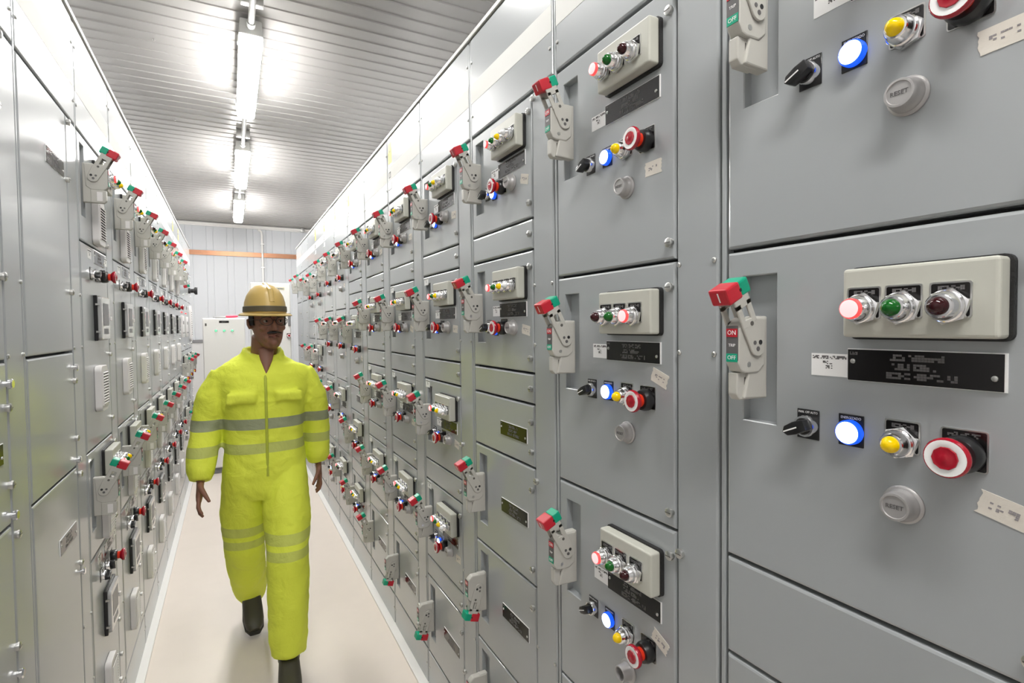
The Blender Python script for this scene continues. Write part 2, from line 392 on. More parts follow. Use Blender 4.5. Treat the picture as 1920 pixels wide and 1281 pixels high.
def f_box(b, x0=.199, x1=.353, z0=-.133, z1=-.049): b.box(x0, x1, -.030, -.006, z0, z1, 'boxp', bev=.004, seg=3)
def f_pilot(dome):
    def f(b):
        b.prism(rrect(-.0190, .0190, -.0125, .0262, .003), -.0014, 0, 'y', 'steel'); b.prism(rrect(-.0172, .0172, -.011, .0243, .002), -.0018, -.001, 'y', 'plate')
        b.bars(-.011, .012, .017, .005, -.0018, 'txt', 3, .9)
        b.lathe([(.0172, .0015), (.0198, .003), (.0198, .008), (.0170, .0095)], (0, 0, 0), 'chrome', 6, ph=.3, smooth=False)
        b.lathe([(.0165, .009), (.0172, .0105), (.0172, .013), (.0158, .0145), (.0150, .0145), (.0150, .019), (.0140, .0205), (.0136, .024), (.0120, .0262), (.0100, .0266)], (0, 0, 0), 'chrome', 28)
        if dome == 'lit':
            b.lathe([(.0122, .0255), (.0122, .029), (.0112, .0315)], (0, 0, 0), 'litrim', 24); b.lathe([(.0105, .0312), (.0104, .0322), (.007, .0336)], (0, 0, 0), 'lit', 24)
        else:
            b.lathe([(.0100*math.cos(t), .0256+.0125*math.sin(t)) for t in [PI/2*i/8 for i in range(8)]], (0, 0, 0), dome, 24)
    return f
def f_blue(b):
    b.box(-.0158, .0158, -.0016, 0, -.0185, .0225, 'black', bev=.0006, seg=1); b.text('ENERGIZADO', .0048, 0, -.0017, .018, 'white', .85)
    b.lathe([(.0160, .001), (.0160, .008), (.0150, .0105)], (0, 0, 0), 'bluerim', 28); b.lathe([(.0140, .0104), (.0138, .0112), (.008, .0122)], (0, 0, 0), 'blue', 28)
def f_selplate(b):
    b.box(-.0158, .0158, -.0016, 0, -.0185, .0225, 'black', bev=.0006, seg=1); b.text('MAN. OFF AUTO', .0046, 0, -.0017, .0185, 'white', .8)
    b.lathe([(.0148, .001), (.0148, .010), (.0138, .0125), (.0118, .0127), (.0115, .010)], (0, 0, 0), 'chrome', 28)
def f_selknob(b):
    b.lathe([(.0112, .008), (.0112, .0125), (.0095, .0135)], (0, 0, 0), 'black', 20)
    b.prism([(-.0075, -.0115), (.0075, -.0115), (.0088, .004), (.0070, .0180), (0, .0235), (-.0070, .0180), (-.0088, .004)], -.027, -.012, 'y', 'black', bev=.0015)
    b.box(-.0009, .0009, -.0274, -.0268, .0, .021, 'white')
def f_yelplate(dome='domeyellow'):
    return f_pilot(dome)
def f_estop(b):
    b.prism(rrect(-.0215, .0215, -.018, .0265, .003), -.0014, 0, 'y', 'steel'); b.prism(rrect(-.020, .020, -.017, .0252, .002), -.002, -.001, 'y', 'plate'); b.bars(-.015, .015, .018, .005, -.002, 'txt', 5, .95)
    b.lathe([(.0190, .001), (.0205, .004), (.0205, .014), (.0180, .020), (.0140, .021)], (0, 0, 0), 'black', 28)
def f_ecap(b):
    b.lathe([(.0125, .018), (.0125, .027), (.0135, .030)], (0, 0, 0), 'estoplit', 24)
    b.lathe([(.0130, .028), (.0175, .032), (.0212, .036), (.0214, .040), (.0200, .0425), (.0190, .0428)], (0, 0, 0), 'estop', 32)
    b.lathe([(.0192, .0428), (.0125, .0432), (.0122, .0430)], (0, 0, 0), 'white', 32)
    b.lathe([(.0124, .0432), (.0118, .0445), (.0085, .0440), (.0040, .0455), (.002, .0458)], (0, 0, 0), 'estop', 10, smooth=False)
def f_reset(b):
    b.lathe([(.0220, 0), (.0225, .003), (.0210, .005), (.0195, .0055), (.0190, .009), (.0175, .011), (.0168, .016), (.0165, .021), (.0158, .0225), (.0135, .0228), (.0128, .0215)], (0, 0, 0), 'reset', 32)
    b.text('RESET', .0072, 0, -.0216, 0, 'txt', 1, .0004)
def f_resethole(b):
    b.lathe([(.0220, 0), (.0225, .003), (.0210, .005), (.0180, .006), (.0165, .010), (.0160, .024), (.0150, .0255), (.0128, .0255), (.0122, .023), (.0120, .006)], (0, 0, 0), 'reset', 32)
    b.lathe([(.0119, .006), (.0118, .007)], (0, 0, 0), 'slot', 20)
def f_np(seed):
    def f(b):
        b.box(0, .160, -.0016, 0, -.041, 0, 'white'); b.box(.0006, .1575, -.0022, -.0014, -.0404, -.0012, 'plate')
        b.bars(.003, .013, -.008, .004, -.0022, 'txt', seed+9, .95, 2)
        for i, (l, r) in enumerate(((.050, .104), (.052, .102), (.046, .118))): b.bars(l, r, -.0135-i*.0108, .0082, -.0022, 'txt', seed+i, .88, 2)
        for x, z in ((.007, -.016), (.150, -.027)): b.lathe([(.0032, 0), (.0030, .0012), (.0015, .0018)], (x, -.0022, z), 'steel', 12)
    return f
def f_sticker(b):
    b.box(0, .048, -.0006, 0, -.030, 0, 'white'); b.bars(.002, .046, -.007, .0045, -.0006, 'txt', 21, .8); b.bars(.016, .030, -.014, .0045, -.0006, 'txt', 22, .6); b.bars(.018, .028, -.020, .0045, -.0006, 'txt', 23, .6)
def f_tape(seed):
    def f(b):
        R = random.Random(seed); n = 8
        P = [(-.021+R.uniform(-.0018, .0018), -.013+.026*i/n) for i in range(n+1)]+[(.021+R.uniform(-.0018, .0018), .013-.026*i/n) for i in range(n+1)]
        b.prism(P, -.0007, 0, 'y', 'tape'); b.bars(-.012, .014, -.004, .008, -.0007, 'ink', seed, .55, 3)
    return f
def f_vent(b):      # origin at lower left, .10 wide .14 tall
    pts = rrect(0, .098, 0, .150, .018, 6)
    b.prism(pts, -.020, 0, 'y', 'vent', bev=.005, seg=3)
    b.box(.012, .090, -.0207, -.0198, .022, .130, 'slot')
    for i in range(12): b.prism([(-.0232, .0225+i*.0092), (-.0200, .0250+i*.0092), (-.0200, .0285+i*.0092), (-.0232, .0255+i*.0092)], .010, .092, 'x', 'vent')
    b.box(.008, .011, -.0232, -.0198, .020, .131, 'vent'); b.box(.091, .094, -.0232, -.0198, .020, .131, 'vent')
def f_hmi(b):
    b.box(0, .150, -.010, 0, 0, .150, 'black', bev=.002); b.prism(rrect(.004, .146, .004, .146, .012), -.020, -.009, 'y', 'screen', bev=.004)
    b.box(.03, .12, -.0206, -.0195, .05, .125, 'keypad', bev=.0003); b.box(.04, .11, -.0206, -.0195, .022, .04, 'keypad')
    for z in (.03, .12): b.box(-.006, .006, -.016, -.006, z-.003, z+.003, 'steel')
    b.box(.142, .156, -.024, -.010, .068, .082, 'vent', bev=.002)
def f_rotary(b):
    b.lathe([(.03, 0), (.03, .02), (.022, .022), (.022, .05), (.03, .052), (.03, .065)], (0, 0, 0), 'black', 20); b.box(-.012, .012, -.085, -.06, -.04, .04, 'black', bev=.003)

ON, OFF = math.radians(27), math.radians(163)
def add_handle(u, zp, state):
    """zp: pivot height in unit coordinates"""
    h = part('disconnect_handle', cached('handle_base', f_base), u, (0, 0, zp), label='moulded grey switch handle housing')
    a = ON if state == 'on' else OFF
    l = part('lever', cached('lever', f_lever), h, (0, -.028, -.002), (a, 0, 0))
    part('grip', cached('grip', f_grip), h, (0, -.028, -.002), (a, 0, 0), 'red and green lever grip')
def add_box(u, top, lamps, x=0, s=1):
    p = part('indicator_panel', cached('indicator_panel', f_box), u, (x, 0, top), label='raised beige indicator box')
    part('gasket', cached('gasket', f_gasket), p)
    n = len(lamps)
    xs = [.225, .2675, .312] if n == 3 else [.224, .259, .294, .329]
    for q, d in zip(xs, lamps):
        o = part('pilot_light', cached(('pilot_light', d), f_pilot(d)), p, (q, -.030, -.0985), label={'lit': 'glowing red pilot light', 'domegreen': 'green pilot light', 'domedark': 'dark red pilot light', 'domeyellow': 'yellow pilot light', 'domeclear': 'clear pilot light'}[d])
        if n == 4: o.scale = (.84, .9, .84)
def add_sel(u, x, z, rot=2.0):
    s_ = part('selector_switch', cached('selector_switch', f_selplate), u, (x, 0, z)); part('knob', cached('selector_knob', f_selknob), s_, (0, 0, 0), (0, -rot, 0))
def add_estop(u, x, z):
    e = part('emergency_stop', cached('emergency_stop', f_estop), u, (x, 0, z)); part('push_cap', cached('push_cap', f_ecap), e, label='red push cap with a white ring')
def screws(u, *ps):
    for x, z in ps: part('latch_screw', cached('latch_screw', f_screw), u, (x, 0, z))
def door(u, h, pocket=None):
    key = ('unit_door', round(h, 3), pocket)
    part('door', cached(key, lambda b: b.panel(.001, UW-.002, .0028, h-.0028, 'paint', r=.0045, hole=(.031, .087, h+pocket-.222, h+pocket) if pocket is not None else None)), u)

NM = {'S': 'starter_unit', 'M': 'starter_unit', 'F': 'feeder_unit', 'N': 'nameplate_panel', 'B': 'filler_panel', 'T1': 'drive_unit', 'T2': 'drive_control_panel', 'T3': 'drive_unit', 'W': 'meter_unit', 'V': 'vented_unit'}
CT = {'S': 'switchgear unit', 'M': 'switchgear unit', 'F': 'switchgear unit', 'N': 'cabinet door', 'B': 'cabinet door', 'T1': 'switchgear unit', 'T2': 'cabinet door', 'T3': 'switchgear unit', 'W': 'cabinet door', 'V': 'cabinet door'}
DS = {'S': 'grey three-lamp starter unit', 'M': 'grey four-lamp starter unit', 'F': 'grey feeder unit with lever', 'N': 'grey door with nameplate', 'B': 'plain grey filler door', 'T1': 'grey lever unit with vent', 'T3': 'grey lever unit with vent', 'T2': 'grey door with keypad window', 'W': 'grey door with meter panel', 'V': 'grey door with white vent'}
GR = {'S': 'starter units', 'M': 'starter units', 'F': 'feeder units', 'N': 'cabinet doors', 'B': 'cabinet doors', 'T1': 'drive units', 'T2': 'drive control doors', 'T3': 'drive units', 'W': 'cabinet doors', 'V': 'cabinet doors'}
ORD = ['topmost', 'second from top', 'third from top', 'fourth from top', 'fifth from top', 'sixth from top', 'seventh from top', 'eighth from top', 'ninth from top', 'tenth from top']
CO = ['first', 'second', 'third', 'fourth', 'fifth', 'sixth', 'seventh', 'eighth', 'ninth', 'tenth', 'eleventh', 'twelfth', 'thirteenth']
def unit(kind, zt, zb, opt, loc, rz, side, col, row, seed):
    h = zt-zb
    u = thing(NM[kind], '%s, %s in %s %s-hand cabinet column from camera' % (DS[kind], ORD[row], CO[col], side), CT[kind], loc, rz, '%s of the %s-hand row' % (GR[kind], side))
    R = random.Random(seed)
    np_ = lambda x, z: part('nameplate', cached(('nameplate', seed % 3), f_np(seed % 3)), u, (x, 0, z), label='black engraved nameplate')
    tape = lambda x, z, a=0: part('tape_label', cached(('tape', seed % 4), f_tape(seed % 4)), u, (x, 0, z), (0, a, 0), 'torn beige masking tape')
    stick = lambda x, z, sx=1: part('sticker', cached('sticker', f_sticker), u, (x, 0, z), label='small white paper sticker')
    if kind == 'S':
        door(u, h, -.042); add_handle(u, h-.146, opt.get('state', 'on'))
        add_box(u, h, opt.get('lamps', ('lit', 'domegreen', 'domedark')))
        np_(.190, h-.148); stick(.141, h-.156)
        add_sel(u, .137, h-.257)
        part('pilot_light', cached('blue_pilot', f_blue), u, (.1945, 0, h-.256), label='glowing blue pilot light')
        part('pilot_light', cached(('pilot_light', 'domeyellow'), f_pilot('domeyellow')), u, (.2535, 0, h-.258), label='yellow pilot light')
        add_estop(u, .314, h-.259)
        part('reset_button', cached('reset_hole', f_resethole) if opt.get('hole') else cached('reset_button', f_reset), u, (.256, 0, h-.332))
        tz = opt.get('tape', (.348, -.312, .25)); tape(tz[0], h+tz[1], tz[2])
        screws(u, (.3745, h-.048), (.3745, .032))
    elif kind == 'M':
        door(u, h, -.030); add_handle(u, h-.142, 'on')
        add_box(u, h+.006, opt.get('lamps', ('lit', 'domegreen', 'domeyellow', 'domeclear')), s=.9)
        np_(.193, h-.135); stick(.144, h-.142)
        add_sel(u, .118, h-.205)
        part('pilot_light', cached('blue_pilot', f_blue), u, (.165, 0, h-.212), label='glowing blue pilot light')
        add_estop(u, .220, h-.206)
        part('reset_button', cached('reset_button', f_reset), u, (.277, 0, h-.206))
        tape(.345, h-.212, R.uniform(-.2, .3)); screws(u, (.3745, h-.045), (.3745, .04))
        if opt.get('lab'): part('sticker', cached('sticker', f_sticker), u, (.015, 0, h-.006), label='small white paper sticker')
    elif kind == 'F':
        door(u, h, -.030); add_handle(u, h-.128, opt.get('state', 'on')); np_(.189, h-.130); screws(u, (.3745, h-.06), (.3745, .045))
    elif kind == 'N':
        door(u, h); 
        if h > .12: np_(.189, opt.get('npz', h-.068))
        else: stick(.2, h-.03)
        screws(u, (.3745, h*.72), (.3745, h*.25)) if h > .12 else screws(u, (.3745, h*.5))
    elif kind == 'B':
        door(u, h); screws(u, (.3745, h*.5)) if h < .12 else screws(u, (.3745, h*.75), (.3745, h*.25))
    elif kind in ('T1', 'T3'):
        door(u, h, -.030); add_handle(u, h-.128, 'on')
        lam = opt.get('lamps', ('lit', 'domegreen', 'domeyellow'))
        add_box(u, h+.008 if kind == 'T1' else h+.020, lam)
        part('vent', cached('vent', f_vent), u, (.165, 0, h-.322), label='white louvred vent'); screws(u, (.3745, h-.05), (.3745, .03))
    elif kind == 'T2':
        door(u, h); np_(.175, h-.010); stick(.09, h-.014); stick(.338, h-.014)
        add_sel(u, .130, h-.092); add_sel(u, .205, h-.092, .6); add_estop(u, .285, h-.088)
        part('keypad_window', cached('keypad_window', f_hmi), u, (.150, 0, h-.308), label='keypad behind a clear framed cover')
        part('vent', cached('vent', f_vent), u, (.125, 0, h-.540), label='white louvred vent')
        screws(u, (.3745, h-.36), (.3745, .06))
    elif kind == 'W':
        door(u, h); part('meter_panel', cached('meter_panel', f_meter), u, (.06, 0, h-.36), label='pale meter panel'); np_(.19, h-.05); screws(u, (.3745, h-.06), (.3745, .05))
    elif kind == 'V':
        door(u, h); o = part('vent', cached('vent', f_vent), u, (.13, 0, h-.42), label='white louvred vent'); o.scale = (1.6, 1, 2.6); screws(u, (.3745, h-.06), (.3745, .05))
    return u
def f_meter(b):
    b.box(0, .26, -.012, 0, 0, .20, 'vent', bev=.002)
    for x in (.07, .12, .16): b.box(x, x+.03, -.0125, -.0115, .12, .15, 'txt')
    for x in (.05, .2): b.lathe([(.006, 0), (.005, .004)], (x, -.012, .04), 'handled', 12)
    for x in (.03, .09, .15): b.lathe([(.006, 0), (.005, .006)], (x, 0, .23), 'litrim', 12)

def section(loc, rz, side, col, W, opt=None):
    """fixed frame of one cabinet column"""
    opt = opt or {}
    t = thing('switchgear_cabinet', 'grey switchgear cabinet frame of %s %s-hand column from camera, with top door' % (CO[col], side), 'cabinet', loc, rz, 'cabinet frames of the %s-hand row' % side)
    W = round(W, 4)
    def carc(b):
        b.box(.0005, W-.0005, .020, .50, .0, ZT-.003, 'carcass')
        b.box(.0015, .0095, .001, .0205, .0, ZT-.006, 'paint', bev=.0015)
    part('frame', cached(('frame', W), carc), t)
    part('wireway_door', cached(('wireway', W), lambda b: b.panel(UW+.0165, W-.005, .162, 2.117, 'paint')), t)
    part('top_door', cached(('topdoor', W), lambda b: b.panel(.0115, W-.005, 2.126, ZT-.006, 'paint')), t)
    part('stripe', cached(('stripe', W), lambda b: b.box(.0135, W-.0075, -.0006, .0002, 2.230, 2.293, 'stripe')), t, label='white painted band')
    part('base_plate', cached(('base', W), lambda b: b.panel(.0115, W-.005, .004, .153, 'paint')), t)
    part('top_edge', cached(('tope', W), lambda b: b.box(0, W, -.006, .03, ZT-.004, ZT+.010, 'trimgal', bev=.002)), t)
    for z in (1.62, 1.465, .66, .46): 
        for x in (UW+.022, W-.012): part('screw', cached('screw', f_small), t, (x, 0, z))
    for z in (2.10, 1.105, .30): part('latch_screw', cached('latch_screw', f_screw), t, (UW+.026, 0, z))
    for z in (2.19, 2.36):
        for x in (.02, W-.014): part('screw', cached('screw', f_small), t, (x, 0, z))
    for x in (.02, W-.014): part('screw', cached('screw', f_small), t, (x, 0, .09))
    if opt.get('tag'):
        part('warning_label', cached('warning_label', lambda b: (b.box(0, .055, -.0006, 0, -.10, 0, 'yellowlab'), b.bars(.008, .048, -.05, .012, -.0007, 'txt', 2, .6, 3))), t, (.022, 0, 2.41), label='yellow warning label')
        part('column_label', cached('column_label', lambda b: (b.bars(0, .03, -.03, .03, 0, 'txt', 4, .9, 4), b.box(-.004, .05, -.0005, 0, -.085, -.05, 'white'))), t, (.03, -.0007, 2.27), label='small printed column label')
    return t

A3 = ('lit', 'domegreen', 'domedark'); B3 = ('domedark', 'domegreen', 'lit')
def Mcol(fstate, lab=True):
    return [('M', 2.12, 1.80, {}), ('B', 1.80, 1.718, {}), ('M', 1.718, 1.389, {'lab': lab}), ('B', 1.389, 1.305, {}), ('M', 1.305, .975, {'lab': lab}), ('B', .975, .89, {}), ('M', .89, .567, {'lab': lab}), ('B', .567, .485, {}), ('F', .485, .158, {'state': fstate})]
Scol = [('S', 2.12, 1.645, {}), ('S', 1.645, 1.137, {}), ('S', 1.137, .63, {}), ('S', .63, .158, {})]
Scol2 = [('B', 2.12, 2.06, {}), ('S', 2.06, 1.573, {}), ('B', 1.573, 1.41, {}), ('S', 1.41, .92, {}), ('B', .92, .65, {}), ('S', .65, .158, {})]
FAR = [('F', 2.12, 1.80, {}), ('B', 1.80, 1.31, {}), ('B', 1.31, .82, {}), ('B', .82, .158, {})]
RIGHT = [
    [('S', 2.110, 1.63, {'lamps': A3, 'tape': (.342, -.302, -.05)}), ('S', 1.63, 1.141, {'lamps': A3}), ('B', 1.141, .981, {}), ('N', .981, .49, {'npz': .49-.043}), ('N', .49, .158, {})],
    [('S', 2.12, 1.63, {'lamps': A3, 'tape': (.33, -.312, 0)}), ('S', 1.63, 1.14, {'lamps': B3, 'tape': (.345, -.215, .35)}), ('S', 1.14, .657, {'lamps': A3, 'hole': True, 'tape': (.345, -.225, .4)}), ('S', .657, .158, {'lamps': A3})],
    [('M', 2.12, 1.798, {}), ('B', 1.798, 1.716, {}), ('M', 1.716, 1.388, {}), ('B', 1.388, 1.305, {}), ('N', 1.305, 1.135, {'npz': .1}), ('F', 1.135, .815, {}), ('F', .815, .488, {'state': 'off'}), ('F', .488, .158, {'state': 'off'})],
    Mcol('off'), Mcol('off'), Mcol('on'),
    [('M', 2.12, 1.815, {}), ('B', 1.815, 1.732, {}), ('N', 1.732, 1.638, {}), ('S', 1.638, 1.136, {}), ('N', 1.136, .975, {'npz': .11}), ('M', .975, .65, {}), ('B', .65, .567, {}), ('M', .567, .24, {}), ('B', .24, .158, {})],
    Scol, Scol, Scol2, Scol2, FAR, FAR]
SR = [.100, .605, 1.102, 1.607, 2.116, 2.628, 3.140, 3.652, 4.164, 4.676, 5.188, 5.700, 6.212, 6.72]
for i, units in enumerate(RIGHT):
    W = SR[i+1]-SR[i]; loc = (XR, SR[i+1], 0)
    section(loc, -PI/2, 'right', i, W, {'tag': i in (4, 6, 7, 8, 9)})
    for j, (k, zt, zb, o) in enumerate(units):
        unit(k, zt, zb, o, (XR, SR[i+1]-.013, zb), -PI/2, 'right', i, j, i*11+j)
LEFTBIG = [
    [('B', 2.12, 1.456, {}), ('N', 1.456, 1.13, {'npz': .17}), ('B', 1.13, .158, {})],
    [('N', 2.12, 1.456, {'npz': 1.975-1.456}), ('B', 1.456, 1.13, {}), ('N', 1.13, .158, {'npz': .985-.158})]]
VFD = [('T1', 2.12, 1.788, {}), ('T2', 1.788, 1.137, {}), ('T3', 1.137, .803, {}), ('T2', .803, .158, {})]
FARL = [[('F', 2.12, 1.80, {'state': 'off'}), ('W', 1.80, 1.31, {}), ('S', 1.31, .82, {}), ('S', .82, .158, {})], [('B', 2.12, 1.80, {}), ('W', 1.80, 1.31, {}), ('S', 1.31, .82, {}), ('S', .82, .158, {})],
        [('N', 2.12, 1.80, {}), ('V', 1.80, 1.31, {}), ('S', 1.31, .82, {}), ('F', .82, .158, {})]]
LEFT = LEFTBIG+[VFD]*7+FARL
for i, units in enumerate(LEFT):
    y = .995+.508*i
    section((XL, y, 0), PI/2, 'left', i, .508, {'tag': i in (8, 9)})
    for j, (k, zt, zb, o) in enumerate(units):
        o = dict(o)
        if k in ('T1', 'T3') and i in (4, 5): o['lamps'] = ('domedark', 'domegreen', 'domeyellow')
        u = unit(k, zt, zb, o, (XL, y+.013, zb), PI/2, 'left', i, j, 200+i*7+j)
        if i < 2:
            for zz in (1.411, 1.15, .83):
                if zb < zz < zt: part('door_knob', cached('door_knob', f_knob), u, (.378, 0, zz-zb))
# loose rotary switch on the last left column
o = part('rotary_switch', cached('rotary_switch', f_rotary), u.parent, (0, 0, 0)); 
o.location = (XL+.0, 6.75, 1.93); o.rotation_euler = (0, 0, PI/2)
tag(o, 'black rotary switch handle sticking out near far end of left row', 'switch')

# ------------------------------------------------------------------ white cabinets at the far end
def cab(name, x0, x1, y, z1, d, label):
    t = thing(name, label, 'cabinet', ((x0+x1)/2, y, 0)); w_ = (x1-x0)/2
    b = MB(); b.box(-w_, w_, .018, d, .06, z1, 'cab', bev=.004); b.box(-w_+.01, w_-.01, .03, d-.01, 0, .065, 'cabd'); part('body', b.mesh('cabinet_body'), t)
    b = MB(); b.panel(-w_+.004, w_-.004, .07, z1-.006, 'cab', r=.005); dr = part('door', b.mesh('cabinet_door'), t)
    return t, dr, w_
t, dr, w_ = cab('electrical_cabinet', -.252, .139, 6.3, 1.625, .45, 'low white electrical cabinet with three green lamps behind the worker')
b = MB(); b.box(-.045, .045, -.002, 0, 1.575, 1.597, 'plate'); b.bars(-.02, .02, 1.581, .01, -.002, 'txt', 3, .9); part('nameplate', b.mesh('nameplate'), t, label='black nameplate')
b = MB(); b.box(-w_+.022, -w_+.038, -.006, 0, 1.545, 1.572, 'handled', bev=.002); part('lock', b.mesh('lock'), dr)
for x in (-.075, .0, .075): part('pilot_light', cached('green_dot', lambda b: (b.lathe([(.014, 0), (.014, .004), (.012, .005)], (0, 0, 0), 'chrome', 18), b.lathe([(.011, .005), (.009, .011), (.005, .013)], (0, 0, 0), 'ggreen', 18))), t, (x, 0, 1.495), label='small green pilot light')
t2, dr2, w2 = cab('electrical_cabinet', .205, .597, 6.36, 2.01, .5, 'tall cream electrical cabinet with two green lamps against the right row')
b = MB(); b.box(.055, .135, -.002, 0, 1.935, 1.960, 'yellowlab'); b.box(.057, .133, -.0025, -.001, 1.937, 1.958, 'boxp'); b.bars(.07, .12, 1.943, .01, -.0025, 'txt', 8, .9); part('nameplate', b.mesh('nameplate'), t2)
for x in (.05, .125): part('pilot_light', CACHE['green_dot'], t2, (x, 0, 1.80), label='small green pilot light')
b = MB(); b.box(.165, .192, -.02, 0, 1.54, 1.68, 'cabd', bev=.004); part('handle', b.mesh('cabinet_handle'), dr2, label='dark door handle')
e = part('emergency_stop', CACHE['emergency_stop'], t2, (.170, 0, 1.43)); part('push_cap', CACHE['push_cap'], e, label='red push cap with a white ring')
# tool lying on the low cabinet
b = MB(); b.tube([(-.12, 0, .012), (-.04, .0, .012), (.02, .01, .012)], .006, 'grey_tool'); b.tube([(-.10, .03, .010), (.0, .03, .010)], .009, 'grey_tool')
b.limb([(.0, .01, .018, .012, .012), (.04, .012, .02, .016, .014), (.09, .016, .022, .015, .013), (.115, .018, .022, .008, .008)], 'tool_red')
tag(part('hand_tool', b.mesh('hand_tool'), None, (-.04, 6.42, 1.625)), 'red handled grey tool lying on top of low white cabinet', 'tool')

# ------------------------------------------------------------------ the worker
def remesh(mb, name, vox, smooth=4, wr=0):
    me = mb.mesh('_r'); o = bpy.data.objects.new('_r', me); C.objects.link(o)
    r = o.modifiers.new('r', 'REMESH'); r.mode = 'VOXEL'; r.voxel_size = vox; r.use_smooth_shade = True
    s = o.modifiers.new('s', 'SMOOTH'); s.iterations = smooth; s.factor = .5
    dg = bpy.context.evaluated_depsgraph_get(); dg.update()
    n = bpy.data.meshes.new_from_object(o.evaluated_get(dg)); n.name = name
    n.materials.clear()
    for k in mb.mats: n.materials.append(M[k])
    if wr:
        n.update(); nor = [v.normal.copy() for v in n.vertices]
        for v, q in zip(n.vertices, nor):
            p = v.co; f = noise.noise(Vector((p.x*13, p.y*13, p.z*9)))+.55*noise.noise(Vector((p.x*24+3, p.y*24, p.z*30+1.5*noise.noise(p*9))))
            v.co = p+q*(wr*f)
    for p in n.polygons: p.use_smooth = True; p.material_index = 0
    bpy.data.objects.remove(o); bpy.data.meshes.remove(me); n.update()
    return n
PX, PY = .13, 2.70
man = thing('person', 'walking worker in yellow-green high-visibility coverall and tan hard hat, in the aisle', 'person', (PX, PY, 0))
HT = .22                                     # head turned to the picture's right
HO = Vector((.022, -.02, 1.428))
def H(x, y, z):
    c, s = math.cos(HT), math.sin(HT); return (HO.x+x*c-y*s, HO.y+x*s+y*c, HO.z+z)
b = MB()
rings = []
for z, rx, ry, yo in ((-.004, .018, .022, -.058), (.006, .034, .036, -.044), (.025, .047, .054, -.030), (.05, .057, .074, -.014), (.085, .064, .088, -.002), (.12, .069, .094, .003), (.155, .073, .097, .006), (.19, .070, .094, .009), (.215, .058, .08, .012), (.235, .03, .045, .012)):
    rings.append([H(rx*math.cos(2*PI*i/28), yo+ry*math.sin(2*PI*i/28), z) for i in range(28)])
b.loft(rings, 'skin')
def hb(x, y, z, r, **k): b.ball(H(x, y, z), r, 'skin', **k)
b.limb([(*H(0, -.086, .128), .007, .008), (*H(0, -.096, .108), .008, .010), (*H(0, -.106, .088), .011, .011), (*H(0, -.103, .078), .010, .008)], 'skin', 14)
for s in (-1, 1):
    hb(s*.011, -.094, .080, .0085); hb(s*.030, -.080, .136, .017, rz=.55); hb(s*.038, -.066, .090, .020, rz=.8); hb(s*.024, -.072, .045, .018)
    b.limb([(*H(s*.072, .012, .085), .006, .010), (*H(s*.078, .018, .105), .007, .017), (*H(s*.079, .020, .13), .006, .014)], 'skin', 12)
hb(0, -.085, .055, .019, rz=.55); hb(0, -.080, .022, .019); hb(0, -.082, .040, .016, rz=.5)
b.limb([(.004, .03, 1.30, .062, .060), (.004, .02, 1.38, .056, .056), (.006, .006, 1.44, .054, .056), (.007, -.005, 1.48, .052, .060)], 'skin')
b.limb([(.012, -.046, 1.42, .036, .014), (.010, -.070, 1.37, .026, .011), (.008, -.094, 1.335, .012, .007), (.006, -.108, 1.31, .004, .004)], 'skin', 14)
# torso and legs under the coverall
b.limb([(0, 0, .84, .13, .09), (0, 0, 1.0, .13, .085), (0, 0, 1.2, .15, .09), (0, .01, 1.30, .15, .08), (0, .02, 1.36, .08, .06)], 'skin')
LEGS = {-1: [(-.085, .0, .86), (-.092, .03, .68), (-.095, .055, .52), (-.085, .18, .34), (-.070, .34, .165)],
        1: [(.085, .0, .86), (.080, -.10, .68), (.072, -.18, .52), (.066, -.205, .32), (.062, -.225, .12)]}
for s, P in LEGS.items():
    b.limb([(*p, r, r) for p, r in zip(P, (.08, .072, .054, .05, .038))], 'skin')
ARMS = {-1: [(-.150, .012, 1.305), (-.208, .01, 1.20), (-.235, .015, 1.075), (-.250, -.035, .96), (-.258, -.075, .865)],
        1: [(.152, .012, 1.305), (.209, .02, 1.195), (.232, .055, 1.07), (.236, .075, .95), (.240, .070, .855)]}
for s, P in ARMS.items():
    b.limb([(*p, r, r) for p, r in zip(P, (.05, .045, .038, .032, .026))], 'skin')
    w_ = Vector(P[-1]); d = (w_-Vector(P[-2])).normalized(); sd = Vector((0, 1, 0)); sd = (sd-d*sd.dot(d)).normalized(); nr = d.cross(sd)*(1 if s > 0 else -1)
    inn = Vector((-s, 0, 0)); inn = (inn-d*inn.dot(d)-sd*inn.dot(sd)).normalized()
    # palm: broad along sd, thin along inn
    b.limb([(*(w_-d*.01), .016, .025), (*(w_+d*.03), .014, .034), (*(w_+d*.065), .0135, .040), (*(w_+d*.088), .011, .038)], 'skin', 16, side=inn)
    for f, (off, ln) in enumerate(((-.031, .068), (-.0105, .078), (.0105, .073), (.031, .058))):
        p = w_+d*.082+sd*off; dirs = [d, (d+inn*.35).normalized(), (d+inn*.9).normalized()]
        pts = [p]; 
        for q, fr in zip(dirs, (.42, .32, .26)): pts.append(pts[-1]+q*ln*fr)
        b.limb([(*q, r, r) for q, r in zip(pts, (.0088, .0085, .0078, .0055))], 'skin', 10, side=Vector((.3, .8, .5)))
    p = w_+d*.022-sd*.026
    pts = [p, p+(d*.7-sd*.55+inn*.25)*.030, p+(d*.95-sd*.62+inn*.45)*.052, p+(d*1.15-sd*.62+inn*.6)*.068]
    b.limb([(*q, r, r) for q, r in zip(pts, (.013, .011, .0095, .0065))], 'skin', 10, side=Vector((.3, .3, .9)))
part('body', remesh(b, 'body', .0036, 3), man)
